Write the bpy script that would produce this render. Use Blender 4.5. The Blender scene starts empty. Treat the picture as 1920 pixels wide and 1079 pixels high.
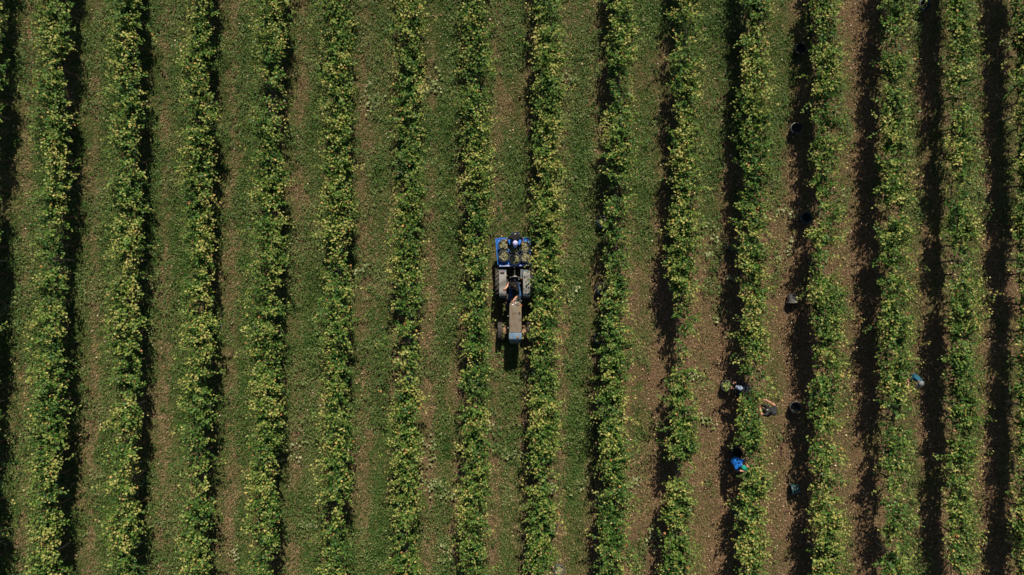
import bpy, bmesh, math, random
import numpy as np
from mathutils import Vector, Matrix

random.seed(7)
rng = np.random.default_rng(11)
C = bpy.context.scene
COL = C.collection
R = math.radians

# ------------------------------------------------------------------ camera, sky, sun, exposure
H = 27.0                                    # drone height in metres
SC = 50.0                                   # photo pixels per metre on the ground (1920 px wide photo)
cam = bpy.data.cameras.new('camera')
cam.sensor_width = 36.0
cam.lens = 36.0 * H / (1920.0 / SC)
cam.clip_end = 2000.0
camo = bpy.data.objects.new('camera', cam)
camo.location = (0, 0, H)
camo.rotation_euler = (0, 0, 0)
COL.objects.link(camo)
C.camera = camo

SUN_DIR = Vector((0.17, 1.08, 1.0)).normalized()     # towards the sun
world = bpy.data.worlds.new('World')
C.world = world
world.use_nodes = True
wn = world.node_tree.nodes
bg = wn['Background']
sky = wn.new('ShaderNodeTexSky')
sky.sky_type = 'NISHITA'
sky.sun_disc = False
sky.sun_elevation = math.asin(SUN_DIR.z)
sky.sun_rotation = math.atan2(SUN_DIR.x, SUN_DIR.y)
world.node_tree.links.new(sky.outputs[0], bg.inputs[0])
bg.inputs[1].default_value = 0.05

sl = bpy.data.lights.new('sun', 'SUN')
sl.energy = 5.0
sl.angle = R(0.5)
sl.color = (1.0, 0.90, 0.74)
so = bpy.data.objects.new('sun', sl)
so.rotation_euler = SUN_DIR.to_track_quat('Z', 'Y').to_euler()
so.location = (10, 40, 60)
COL.objects.link(so)

C.view_settings.view_transform = 'Standard'
C.view_settings.look = 'None'
C.view_settings.gamma = 1.0
C.view_settings.exposure = 0.38


def P(px, py, z=0.0):
    """A point of the field at height z from its place in the survey photo."""
    k = (H - z) / H / SC
    return Vector(((px - 960.0) * k, (539.5 - py) * k, z))


# ------------------------------------------------------------------ materials
def new_mat(name):
    m = bpy.data.materials.new(name)
    m.use_nodes = True
    nt = m.node_tree
    return m, nt, nt.nodes['Principled BSDF']


def ramp(nt, stops, interp='LINEAR'):
    n = nt.nodes.new('ShaderNodeValToRGB')
    n.color_ramp.interpolation = interp
    e = n.color_ramp.elements
    while len(e) < len(stops):
        e.new(0.5)
    for i, (p, c) in enumerate(stops):
        e[i].position = p
        e[i].color = (c[0], c[1], c[2], 1)
    return n


def mat_paint(name, a, b, scale=9.0, rough=0.5, metal=0.0, lo=0.42, hi=0.62, c3=None, bump=0.25, spec=0.5):
    """A surface with worn patches: colour a, wear colour b, fine specks c3."""
    m, nt, bs = new_mat(name)
    tc = nt.nodes.new('ShaderNodeTexCoord')
    n = nt.nodes.new('ShaderNodeTexNoise')
    n.inputs['Scale'].default_value = scale
    n.inputs['Detail'].default_value = 7
    n.inputs['Roughness'].default_value = 0.65
    nt.links.new(tc.outputs['Object'], n.inputs['Vector'])
    st = [(lo, a), (hi, b)]
    if c3:
        st.append((min(0.98, hi + 0.1), c3))
    r = ramp(nt, st)
    nt.links.new(n.outputs['Fac'], r.inputs['Fac'])
    nt.links.new(r.outputs['Color'], bs.inputs['Base Color'])
    bs.inputs['Roughness'].default_value = rough
    bs.inputs['Metallic'].default_value = metal
    bs.inputs['Specular IOR Level'].default_value = spec
    n2 = nt.nodes.new('ShaderNodeTexNoise')
    n2.inputs['Scale'].default_value = scale * 6
    n2.inputs['Detail'].default_value = 4
    nt.links.new(tc.outputs['Object'], n2.inputs['Vector'])
    bp = nt.nodes.new('ShaderNodeBump')
    bp.inputs['Strength'].default_value = bump
    bp.inputs['Distance'].default_value = 0.01
    nt.links.new(n2.outputs['Fac'], bp.inputs['Height'])
    nt.links.new(bp.outputs['Normal'], bs.inputs['Normal'])
    return m


def mat_leafy(name, stops, rough=0.5, spec=0.4, trans=0.3, tcol=(1.0, 1.15, 0.45)):
    m, nt, bs = new_mat(name)
    at = nt.nodes.new('ShaderNodeAttribute')
    at.attribute_name = 'hue'
    r = ramp(nt, stops)
    nt.links.new(at.outputs['Fac'], r.inputs['Fac'])
    nt.links.new(r.outputs['Color'], bs.inputs['Base Color'])
    bs.inputs['Roughness'].default_value = rough
    bs.inputs['Specular IOR Level'].default_value = spec
    if trans > 0:
        mul = nt.nodes.new('ShaderNodeMix')
        mul.data_type = 'RGBA'
        mul.blend_type = 'MULTIPLY'
        mul.inputs[0].default_value = 1.0
        nt.links.new(r.outputs['Color'], mul.inputs[6])
        mul.inputs[7].default_value = (tcol[0], tcol[1], tcol[2], 1)
        tr = nt.nodes.new('ShaderNodeBsdfTranslucent')
        nt.links.new(mul.outputs[2], tr.inputs['Color'])
        mx = nt.nodes.new('ShaderNodeMixShader')
        mx.inputs[0].default_value = trans
        nt.links.new(bs.outputs[0], mx.inputs[1])
        nt.links.new(tr.outputs[0], mx.inputs[2])
        nt.links.new(mx.outputs[0], nt.nodes['Material Output'].inputs[0])
    return m


M = {}
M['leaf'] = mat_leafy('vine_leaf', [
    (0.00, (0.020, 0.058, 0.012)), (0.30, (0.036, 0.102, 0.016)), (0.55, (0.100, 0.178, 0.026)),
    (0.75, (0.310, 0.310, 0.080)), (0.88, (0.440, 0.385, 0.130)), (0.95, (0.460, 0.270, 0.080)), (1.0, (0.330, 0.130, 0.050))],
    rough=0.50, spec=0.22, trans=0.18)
M['grass'] = mat_leafy('grass_blade', [
    (0.00, (0.032, 0.095, 0.014)), (0.35, (0.082, 0.150, 0.029)), (0.60, (0.190, 0.205, 0.074)),
    (0.80, (0.270, 0.215, 0.100)), (1.0, (0.340, 0.230, 0.135))], rough=0.6, spec=0.15, trans=0.18)
M['weed'] = mat_leafy('weed_leaf', [
    (0.00, (0.028, 0.080, 0.012)), (0.50, (0.075, 0.140, 0.028)), (0.80, (0.160, 0.205, 0.065)),
    (1.0, (0.330, 0.350, 0.190))], rough=0.55, spec=0.25, trans=0.2)
M['litter'] = mat_leafy('dry_leaf', [
    (0.00, (0.120, 0.065, 0.035)), (0.40, (0.260, 0.150, 0.085)), (0.70, (0.480, 0.330, 0.220)),
    (1.0, (0.700, 0.600, 0.480))], rough=0.7, spec=0.2, trans=0.0)
M['bark'] = mat_paint('vine_bark', (0.10, 0.065, 0.040), (0.20, 0.14, 0.09), 30, 0.9, bump=0.8)
M['cane'] = mat_paint('cane_bark', (0.26, 0.15, 0.075), (0.40, 0.27, 0.15), 14, 0.7)
M['post'] = mat_paint('weathered_wood', (0.20, 0.165, 0.13), (0.30, 0.26, 0.21), 22, 0.85)
M['wire'] = mat_paint('galvanised_wire', (0.32, 0.32, 0.32), (0.42, 0.42, 0.42), 20, 0.4, 0.9)
M['blue'] = mat_paint('blue_steel_paint', (0.022, 0.150, 0.560), (0.045, 0.200, 0.620), 6, 0.42, lo=0.40, hi=0.68, c3=(0.24, 0.40, 0.70))
M['blue_worn'] = mat_paint('worn_blue_edge', (0.07, 0.20, 0.58), (0.42, 0.46, 0.66), 7, 0.5, lo=0.40, hi=0.60)
M['fender'] = mat_paint('worn_grey_paint', (0.13, 0.12, 0.10), (0.225, 0.22, 0.205), 4, 0.6, lo=0.36, hi=0.52, c3=(0.27, 0.255, 0.235), spec=0.3)
M['fender_blue'] = mat_paint('worn_blue_grey_paint', (0.060, 0.088, 0.105), (0.12, 0.14, 0.15), 9, 0.5)
M['hood'] = mat_paint('faded_tan_paint', (0.168, 0.138, 0.102), (0.122, 0.090, 0.060), 6, 0.65, lo=0.46, hi=0.62, c3=(0.17, 0.07, 0.028), spec=0.3)
M['hood_blue'] = mat_paint('faded_blue_paint', (0.120, 0.205, 0.300), (0.21, 0.26, 0.30), 7, 0.5, lo=0.45, hi=0.7, c3=(0.17, 0.13, 0.09))
M['rust'] = mat_paint('rusty_iron', (0.20, 0.11, 0.055), (0.30, 0.20, 0.12), 22, 0.85, lo=0.4, hi=0.6)
M['iron'] = mat_paint('greasy_dark_iron', (0.025, 0.026, 0.028), (0.06, 0.055, 0.048), 18, 0.6)
M['steel'] = mat_paint('grey_steel', (0.20, 0.21, 0.22), (0.30, 0.29, 0.27), 16, 0.45, 0.4)
M['rubber'] = mat_paint('dusty_tyre_rubber', (0.038, 0.035, 0.033), (0.125, 0.108, 0.090), 10, 0.9, lo=0.42, hi=0.66, spec=0.15)
M['seat'] = mat_paint('black_vinyl', (0.018, 0.018, 0.020), (0.035, 0.035, 0.036), 20, 0.5)
M['orange'] = mat_paint('orange_lens', (0.80, 0.20, 0.03), (0.85, 0.28, 0.05), 8, 0.3)
M['red'] = mat_paint('red_lens', (0.42, 0.05, 0.03), (0.5, 0.09, 0.05), 8, 0.3)
M['plate'] = mat_paint('white_plate', (0.70, 0.69, 0.66), (0.55, 0.52, 0.48), 20, 0.5)
M['bucket'] = mat_paint('black_plastic', (0.030, 0.036, 0.042), (0.050, 0.056, 0.062), 9, 0.42)
M['bucket_teal'] = mat_paint('dark_teal_plastic', (0.013, 0.045, 0.052), (0.02, 0.062, 0.07), 9, 0.4)
M['bucket_blue'] = mat_paint('dark_blue_plastic', (0.014, 0.030, 0.062), (0.02, 0.04, 0.085), 9, 0.4)
M['bucket_grey'] = mat_paint('dusty_grey_plastic', (0.075, 0.078, 0.082), (0.11, 0.105, 0.095), 9, 0.5)
M['grape'] = mat_leafy('white_grape', [(0.0, (0.13, 0.16, 0.05)), (0.45, (0.24, 0.25, 0.12)), (0.8, (0.44, 0.40, 0.25)), (1.0, (0.56, 0.46, 0.34))],
                       rough=0.35, spec=0.5, trans=0.1)
M['skin'] = mat_paint('skin', (0.50, 0.25, 0.165), (0.56, 0.30, 0.20), 18, 0.5, bump=0.05)
M['glove'] = mat_paint('yellow_glove', (0.52, 0.40, 0.13), (0.60, 0.48, 0.20), 30, 0.7)


def cloth(name, a):
    return mat_paint(name, a, tuple(min(1, c * 1.35 + 0.004) for c in a), 12, 0.92, bump=0.5, spec=0.12)


M['black_shirt'] = cloth('black_cotton', (0.009, 0.009, 0.010))
M['charcoal_shirt'] = cloth('charcoal_cotton', (0.026, 0.029, 0.030))
M['blue_shirt'] = cloth('bright_blue_cotton', (0.010, 0.110, 0.42))
M['teal_shirt'] = cloth('teal_blue_cotton', (0.015, 0.075, 0.12))
M['dark_shirt'] = cloth('dark_navy_cotton', (0.016, 0.018, 0.028))
M['jeans'] = cloth('blue_denim', (0.035, 0.085, 0.20))
M['dark_jeans'] = cloth('dark_denim', (0.020, 0.026, 0.036))
M['shoe'] = cloth('dark_leather', (0.03, 0.022, 0.016))
M['brown_shoe'] = cloth('brown_leather', (0.11, 0.055, 0.03))
M['lavender'] = cloth('lavender_cap_cotton', (0.43, 0.42, 0.66))
M['green_cap'] = cloth('teal_green_cap_cotton', (0.01, 0.22, 0.15))
M['pale_cap'] = cloth('pale_blue_cap_cotton', (0.22, 0.26, 0.35))
M['grey_cap'] = cloth('grey_cap_cotton', (0.15, 0.16, 0.175))
M['dark_cap'] = cloth('dark_cap_cotton', (0.028, 0.030, 0.036))
M['hair'] = cloth('dark_brown_hair', (0.012, 0.009, 0.007))
M['white_print'] = cloth('white_print', (0.62, 0.62, 0.66))


# ------------------------------------------------------------------ object helpers
def tag(o, label=None, cat=None, group=None, kind=None):
    if label: o['label'] = label
    if cat: o['category'] = cat
    if group: o['group'] = group
    if kind: o['kind'] = kind
    return o


def empty(name, loc, rz=0.0):
    o = bpy.data.objects.new(name, None)
    o.empty_display_size = 0.2
    o.location = loc
    o.rotation_euler = (0, 0, rz)
    COL.objects.link(o)
    return o


def link(name, me, mat, parent=None, loc=None):
    o = bpy.data.objects.new(name, me)
    if mat is not None:
        for m in (mat if isinstance(mat, (list, tuple)) else [mat]):
            me.materials.append(m)
    if parent: o.parent = parent
    if loc is not None: o.location = loc
    COL.objects.link(o)
    return o


def copy_tree(o, parent=None):
    c = o.copy()
    COL.objects.link(c)
    if parent: c.parent = parent
    for ch in [k for k in bpy.data.objects if k.parent == o]:
        copy_tree(ch, c)
    return c


def np_mesh(name, V, F, attrs=None):
    """V (n,3), F (m,k) -> mesh"""
    V = np.ascontiguousarray(V, dtype=np.float32)
    F = np.ascontiguousarray(F, dtype=np.int32)
    m, k = F.shape
    me = bpy.data.meshes.new(name)
    me.vertices.add(len(V))
    me.vertices.foreach_set('co', V.ravel())
    me.loops.add(m * k)
    me.loops.foreach_set('vertex_index', F.ravel())
    me.polygons.add(m)
    me.polygons.foreach_set('loop_start', np.arange(0, m * k, k, dtype=np.int32))
    for nm, arr in (attrs or {}).items():
        a = me.attributes.new(nm, 'FLOAT', 'POINT')
        a.data.foreach_set('value', np.ascontiguousarray(arr, dtype=np.float32))
    me.update(calc_edges=True)
    return me


class MB:
    """collects solids into one mesh"""
    def __init__(s):
        s.v, s.f, s.mi, s.cur = [], [], [], 0

    def mat(s, i):
        s.cur = i
        return s

    def add(s, vs, fs):
        b = len(s.v)
        s.v += [tuple(v) for v in vs]
        s.f += [tuple(i + b for i in f) for f in fs]
        s.mi += [s.cur] * len(fs)

    def box(s, c, d, rot=None):
        hx, hy, hz = d[0] / 2, d[1] / 2, d[2] / 2
        vs = [Vector((x, y, z)) for x in (-hx, hx) for y in (-hy, hy) for z in (-hz, hz)]
        if rot is not None: vs = [rot @ v for v in vs]
        vs = [v + Vector(c) for v in vs]
        s.add(vs, [(0, 1, 3, 2), (4, 6, 7, 5), (0, 4, 5, 1), (2, 3, 7, 6), (0, 2, 6, 4), (1, 5, 7, 3)])

    def bar(s, a, b, w, h):
        a, b = Vector(a), Vector(b)
        d = b - a
        q = d.to_track_quat('Y', 'Z').to_matrix()
        s.box((a + b) / 2, (w, d.length, h), q)

    def tube(s, pts, r, n=8, closed=False, cap=True):
        pts = [Vector(p) for p in pts]
        rs = r if isinstance(r, (list, tuple)) else [r] * len(pts)
        N = len(pts)
        vs, fs = [], []
        up = None
        for i, p in enumerate(pts):
            if closed:
                t = pts[(i + 1) % N] - pts[i - 1]
            else:
                t = pts[min(i + 1, N - 1)] - pts[max(i - 1, 0)]
            t.normalize()
            if up is None:
                up = Vector((0, 0, 1)) if abs(t.z) < 0.9 else Vector((1, 0, 0))
            u = t.cross(up).normalized()
            w = u.cross(t).normalized()
            up = w
            for k in range(n):
                a = 2 * math.pi * k / n
                vs.append(p + (u * math.cos(a) + w * math.sin(a)) * rs[i])
        L = N if closed else N - 1
        for i in range(L):
            j = (i + 1) % N
            for k in range(n):
                k2 = (k + 1) % n
                fs.append((i * n + k, i * n + k2, j * n + k2, j * n + k))
        if not closed and cap:
            fs.append(tuple(range(n))[::-1])
            fs.append(tuple((N - 1) * n + k for k in range(n)))
        s.add(vs, fs)

    def lathe(s, prof, mtx=None, n=28, closed=False):
        """profile [(r, h)] turned about local z"""
        vs, fs = [], []
        N = len(prof)
        for r, h in prof:
            for k in range(n):
                a = 2 * math.pi * k / n
                vs.append(Vector((max(r, 1e-4) * math.cos(a), max(r, 1e-4) * math.sin(a), h)))
        for i in range(N if closed else N - 1):
            j = (i + 1) % N
            for k in range(n):
                k2 = (k + 1) % n
                fs.append((i * n + k, i * n + k2, j * n + k2, j * n + k))
        if mtx is not None: vs = [mtx @ v for v in vs]
        s.add(vs, fs)

    def ball(s, c, r, n=10, m=6):
        rr = r if isinstance(r, (list, tuple)) else (r, r, r)
        prof = [(math.sin(math.pi * i / m), -math.cos(math.pi * i / m)) for i in range(m + 1)]
        s.lathe(prof, Matrix.Translation(Vector(c)) @ Matrix.Diagonal((rr[0], rr[1], rr[2], 1)), n)

    def loft(s, secs, cap=True):
        n = len(secs[0])
        vs = [v for q in secs for v in q]
        fs = []
        for i in range(len(secs) - 1):
            for k in range(n):
                k2 = (k + 1) % n
                fs.append((i * n + k, i * n + k2, (i + 1) * n + k2, (i + 1) * n + k))
        if cap:
            fs.append(tuple(range(n))[::-1])
            fs.append(tuple((len(secs) - 1) * n + k for k in range(n)))
        s.add(vs, fs)

    def build(s, name, mat, parent=None, loc=None, bevel=0.0, smooth=False):
        me = bpy.data.meshes.new(name)
        me.from_pydata([tuple(v) for v in s.v], [], s.f)
        bm = bmesh.new()
        bm.from_mesh(me)
        bmesh.ops.recalc_face_normals(bm, faces=bm.faces)
        bm.to_mesh(me)
        bm.free()
        me.polygons.foreach_set('material_index', s.mi)
        if smooth:
            me.polygons.foreach_set('use_smooth', [True] * len(me.polygons))
            try:
                me.set_sharp_from_angle(angle=R(40))
            except Exception:
                pass
        o = link(name, me, mat, parent, loc)
        if bevel > 0:
            b = o.modifiers.new('bevel', 'BEVEL')
            b.width = bevel
            b.segments = 2
            b.limit_method = 'ANGLE'
        return o


# ------------------------------------------------------------------ noise
_perm = np.random.default_rng(5).permutation(4096)
_val = np.random.default_rng(6).random(4096)


def vnoise(x, y, seed=0):
    x = np.asarray(x, dtype=np.float64); y = np.asarray(y, dtype=np.float64)
    xi = np.floor(x).astype(int); yi = np.floor(y).astype(int)
    fx = x - xi; fy = y - yi
    fx = fx * fx * (3 - 2 * fx); fy = fy * fy * (3 - 2 * fy)

    def h(a, b):
        return _val[_perm[(_perm[(a + seed * 131) & 4095] + b) & 4095]]
    return (h(xi, yi) * (1 - fx) + h(xi + 1, yi) * fx) * (1 - fy) + (h(xi, yi + 1) * (1 - fx) + h(xi + 1, yi + 1) * fx) * fy


def fbm(x, y, seed=0, oct=4):
    s, a, t = 0, 1.0, 0
    for i in range(oct):
        s = s + a * vnoise(x * 2 ** i + 17.3 * i, y * 2 ** i + 9.1 * i, seed + i)
        t += a
        a *= 0.55
    return s / t


# ------------------------------------------------------------------ the rows: survey of their canopies
ROW_PX = [(-22, -37, -40), (106, 96, 88), (236, 240, 234), (376, 373, 368), (512, 502, 496), (633, 633, 628),
          (769, 765, 760), (894, 893, 886), (1026, 1024, 1013), (1166, 1156, 1149), (1290, 1281, 1270),
          (1417, 1412, 1408), (1552, 1546, 1545), (1681, 1676, 1680), (1798, 1804, 1800), (1925, 1932, 1930)]
ZC = 1.32
K_ROW = (H - ZC) / H / SC


def row_x(i, y):
    """x of the row's line at world y (numpy ok)"""
    t, m, b = [(p - 960) * K_ROW for p in ROW_PX[i]]
    u = np.asarray(y) / (539.5 * K_ROW)
    return m + (t - b) / 2 * u + (t + b - 2 * m) / 2 * np.clip(u, -1.2, 1.2) ** 2


# ------------------------------------------------------------------ ground: how green each spot is
LANES = [  # lane right of row i: greenness at top, middle, bottom of the field
    (.78, .78, .78), (.80, .78, .78), (.82, .76, .76), (.70, .72, .72), (.76, .74, .68), (.72, .70, .64), (.80, .72, .50),
    (.70, .70, .58), (.78, .68, .42), (.78, .28, .13), (.92, .14, .12), (.62, .12, .16), (.20, .16, .20), (.35, .3, .25),
    (.35, .3, .25), (.4, .3, .3)]


def lane_coord(x, y):
    xs = np.stack([row_x(i, y) for i in range(16)])           # (16, n)
    idx = (xs < x).sum(0) - 1
    idx = np.clip(idx, 0, 14)
    n = np.arange(len(x))
    a, b = xs[idx, n], xs[idx + 1, n]
    return idx, np.clip((x - a) / (b - a), 0, 1)


def greenness(x, y):
    idx, u = lane_coord(x, y)
    T = np.array(LANES)
    v = np.clip((y + 10.8) / 21.6, 0, 1)                       # 0 bottom .. 1 top
    wob = (fbm(x * 0.35, y * 0.35, 40, 3) - 0.5) * 0.35
    v = np.clip(v + wob, 0, 1)
    g = np.where(v > .5, T[idx, 1] + (T[idx, 0] - T[idx, 1]) * np.clip((v - .5) / .28, 0, 1),
                 T[idx, 2] + (T[idx, 1] - T[idx, 2]) * v / .5)
    strip = np.exp(-((u - 0.5) / 0.17) ** 2) * 0.22 - np.exp(-((u - 0.80) / 0.13) ** 2) * 0.24 - np.exp(-((u - 0.26) / 0.10) ** 2) * 0.08
    n = (fbm(x * 0.9, y * 0.55, 3, 4) - 0.5) * 1.05 + (fbm(x * 3.0, y * 2.2, 8, 3) - 0.5) * 0.6
    return np.clip(g + (strip + n) * np.clip(.45 + g, .45, 1), 0, 1)


def axis(a, step, far):
    c = np.arange(-a, a + 1e-6, step)
    o = a * 1.25 ** np.arange(1, 40)
    o = o[o < far]
    o = np.append(o, far)
    return np.concatenate([-o[::-1], c, o])


gx, gy = axis(21, 0.12, 300), axis(13, 0.12, 300)
GX, GY = np.meshgrid(gx, gy)
xf, yf = GX.ravel(), GY.ravel()
gg = greenness(xf, yf)
inside = (np.abs(xf) < 21.2) & (np.abs(yf) < 13.2)
gz = np.where(inside, -0.045 * fbm(xf * 1.2, yf * 1.2, 60, 4), -0.03)
nx, ny = len(gx), len(gy)
ii = np.arange(nx * ny).reshape(ny, nx)
GF = np.stack([ii[:-1, :-1], ii[:-1, 1:], ii[1:, 1:], ii[1:, :-1]], -1).reshape(-1, 4)
gm = np_mesh('ground', np.stack([xf, yf, gz], -1), GF, {'green': gg})
m, nt, bs = new_mat('vineyard_soil')
tc = nt.nodes.new('ShaderNodeTexCoord')
at = nt.nodes.new('ShaderNodeAttribute'); at.attribute_name = 'green'


def noise(scale, detail=6, rough=0.65):
    n = nt.nodes.new('ShaderNodeTexNoise')
    n.inputs['Scale'].default_value = scale
    n.inputs['Detail'].default_value = detail
    n.inputs['Roughness'].default_value = rough
    nt.links.new(tc.outputs['Object'], n.inputs['Vector'])
    return n


na, nb_, nc = noise(7), noise(26, 5, 0.7), noise(70, 3)
soil = ramp(nt, [(0.32, (0.045, 0.029, 0.017)), (0.46, (0.135, 0.086, 0.049)), (0.60, (0.255, 0.168, 0.098)), (0.74, (0.40, 0.28, 0.175))])
turf = ramp(nt, [(0.30, (0.022, 0.042, 0.010)), (0.48, (0.062, 0.090, 0.025)), (0.62, (0.130, 0.135, 0.050)), (0.8, (0.25, 0.20, 0.10))])
nt.links.new(nb_.outputs['Fac'], soil.inputs['Fac'])
nt.links.new(nb_.outputs['Fac'], turf.inputs['Fac'])
ad = nt.nodes.new('ShaderNodeMath'); ad.operation = 'MULTIPLY_ADD'
nt.links.new(na.outputs['Fac'], ad.inputs[0]); ad.inputs[1].default_value = 0.9; ad.inputs[2].default_value = -0.45
ad2 = nt.nodes.new('ShaderNodeMath'); ad2.operation = 'ADD'
nt.links.new(ad.outputs[0], ad2.inputs[0]); nt.links.new(at.outputs['Fac'], ad2.inputs[1])
mr = nt.nodes.new('ShaderNodeMapRange')
mr.inputs['From Min'].default_value = 0.14; mr.inputs['From Max'].default_value = 0.50
nt.links.new(ad2.outputs[0], mr.inputs['Value'])
mx = nt.nodes.new('ShaderNodeMix'); mx.data_type = 'RGBA'
nt.links.new(mr.outputs[0], mx.inputs[0]); nt.links.new(soil.outputs[0], mx.inputs[6]); nt.links.new(turf.outputs[0], mx.inputs[7])
nt.links.new(mx.outputs[2], bs.inputs['Base Color'])
bs.inputs['Roughness'].default_value = 0.95
bs.inputs['Specular IOR Level'].default_value = 0.1
hs = nt.nodes.new('ShaderNodeMath'); hs.operation = 'MULTIPLY_ADD'
nt.links.new(nc.outputs['Fac'], hs.inputs[0]); hs.inputs[1].default_value = 0.35
nt.links.new(nb_.outputs['Fac'], hs.inputs[2])
bp = nt.nodes.new('ShaderNodeBump'); bp.inputs['Strength'].default_value = 1.0; bp.inputs['Distance'].default_value = 0.10
nt.links.new(hs.outputs[0], bp.inputs['Height']); nt.links.new(bp.outputs[0], bs.inputs['Normal'])
ground = link('ground', gm, m)
tag(ground, 'brown soil and worn grass ground of the vineyard under all rows', 'ground', kind='structure')


# ------------------------------------------------------------------ leaves
def unit(a):
    return a / np.maximum(np.linalg.norm(a, axis=-1, keepdims=True), 1e-9)


def leaf_mesh(name, pos, nrm, tip, size, hue, wide=1.0):
    """lobed leaves folded along the midrib: two quads each"""
    n = len(pos)
    nrm = unit(nrm)
    tip = unit(tip - nrm * (tip * nrm).sum(-1, keepdims=True))
    side = np.cross(nrm, tip)
    fold = rng.uniform(-0.05, 0.28, n)
    curl = rng.uniform(-0.25, 0.1, n)
    #            side, along, up-fold, curl
    T = [(0, 0.05, 0, 0), (-0.48, 0.12, 1, 0), (-0.40, 0.72, 0.8, .5), (0, 1.0, 0, 1), (0.40, 0.72, 0.8, .5), (0.48, 0.12, 1, 0)]
    V = np.empty((n, 6, 3))
    for k, (s_, a_, f_, c_) in enumerate(T):
        jit = rng.uniform(0.85, 1.15, n)
        V[:, k] = pos + side * (s_ * wide * jit * size)[:, None] + tip * (a_ * size)[:, None] + nrm * (size * (abs(s_) * 0 + f_ * fold * 0.9 + c_ * curl))[:, None]
    b = np.arange(n)[:, None] * 6
    F = np.concatenate([b + np.array([[0, 3, 2, 1]]), b + np.array([[0, 5, 4, 3]])], 1).reshape(-1, 4)
    return np_mesh(name, V.reshape(-1, 3), F, {'hue': np.repeat(np.clip(hue, 0, 1), 6)})


Y0, Y1 = -12.6, 12.6
# places along a row where the canopy is thin: row index -> [(photo y0, y1, keep, side shift)]
THIN = {10: [(560, 690, 0.30, 0.12), (690, 800, 0.6, 0.05), (855, 905, 0.22, 0.0)], 8: [(330, 380, .75, 0), (880, 900, .8, 0)],
        4: [(170, 235, .6, -.1)], 3: [(560, 600, .55, -.1), (180, 240, .6, .1)], 5: [(290, 330, .7, 0)], 9: [(120, 150, .7, 0)],
        6: [(120, 170, .6, -0.1)], 7: [(60, 90, .6, 0), (690, 720, .75, 0)], 13: [(770, 840, .45, .1)], 12: [(300, 330, .7, 0)], 2: [(400, 430, .7, .1)],
        1: [(440, 500, .55, 0)], 14: [(150, 200, .7, 0)]}
CLEAR = []                                   # (x, y, radius, zmin): where pickers have pushed the shoots apart


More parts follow.
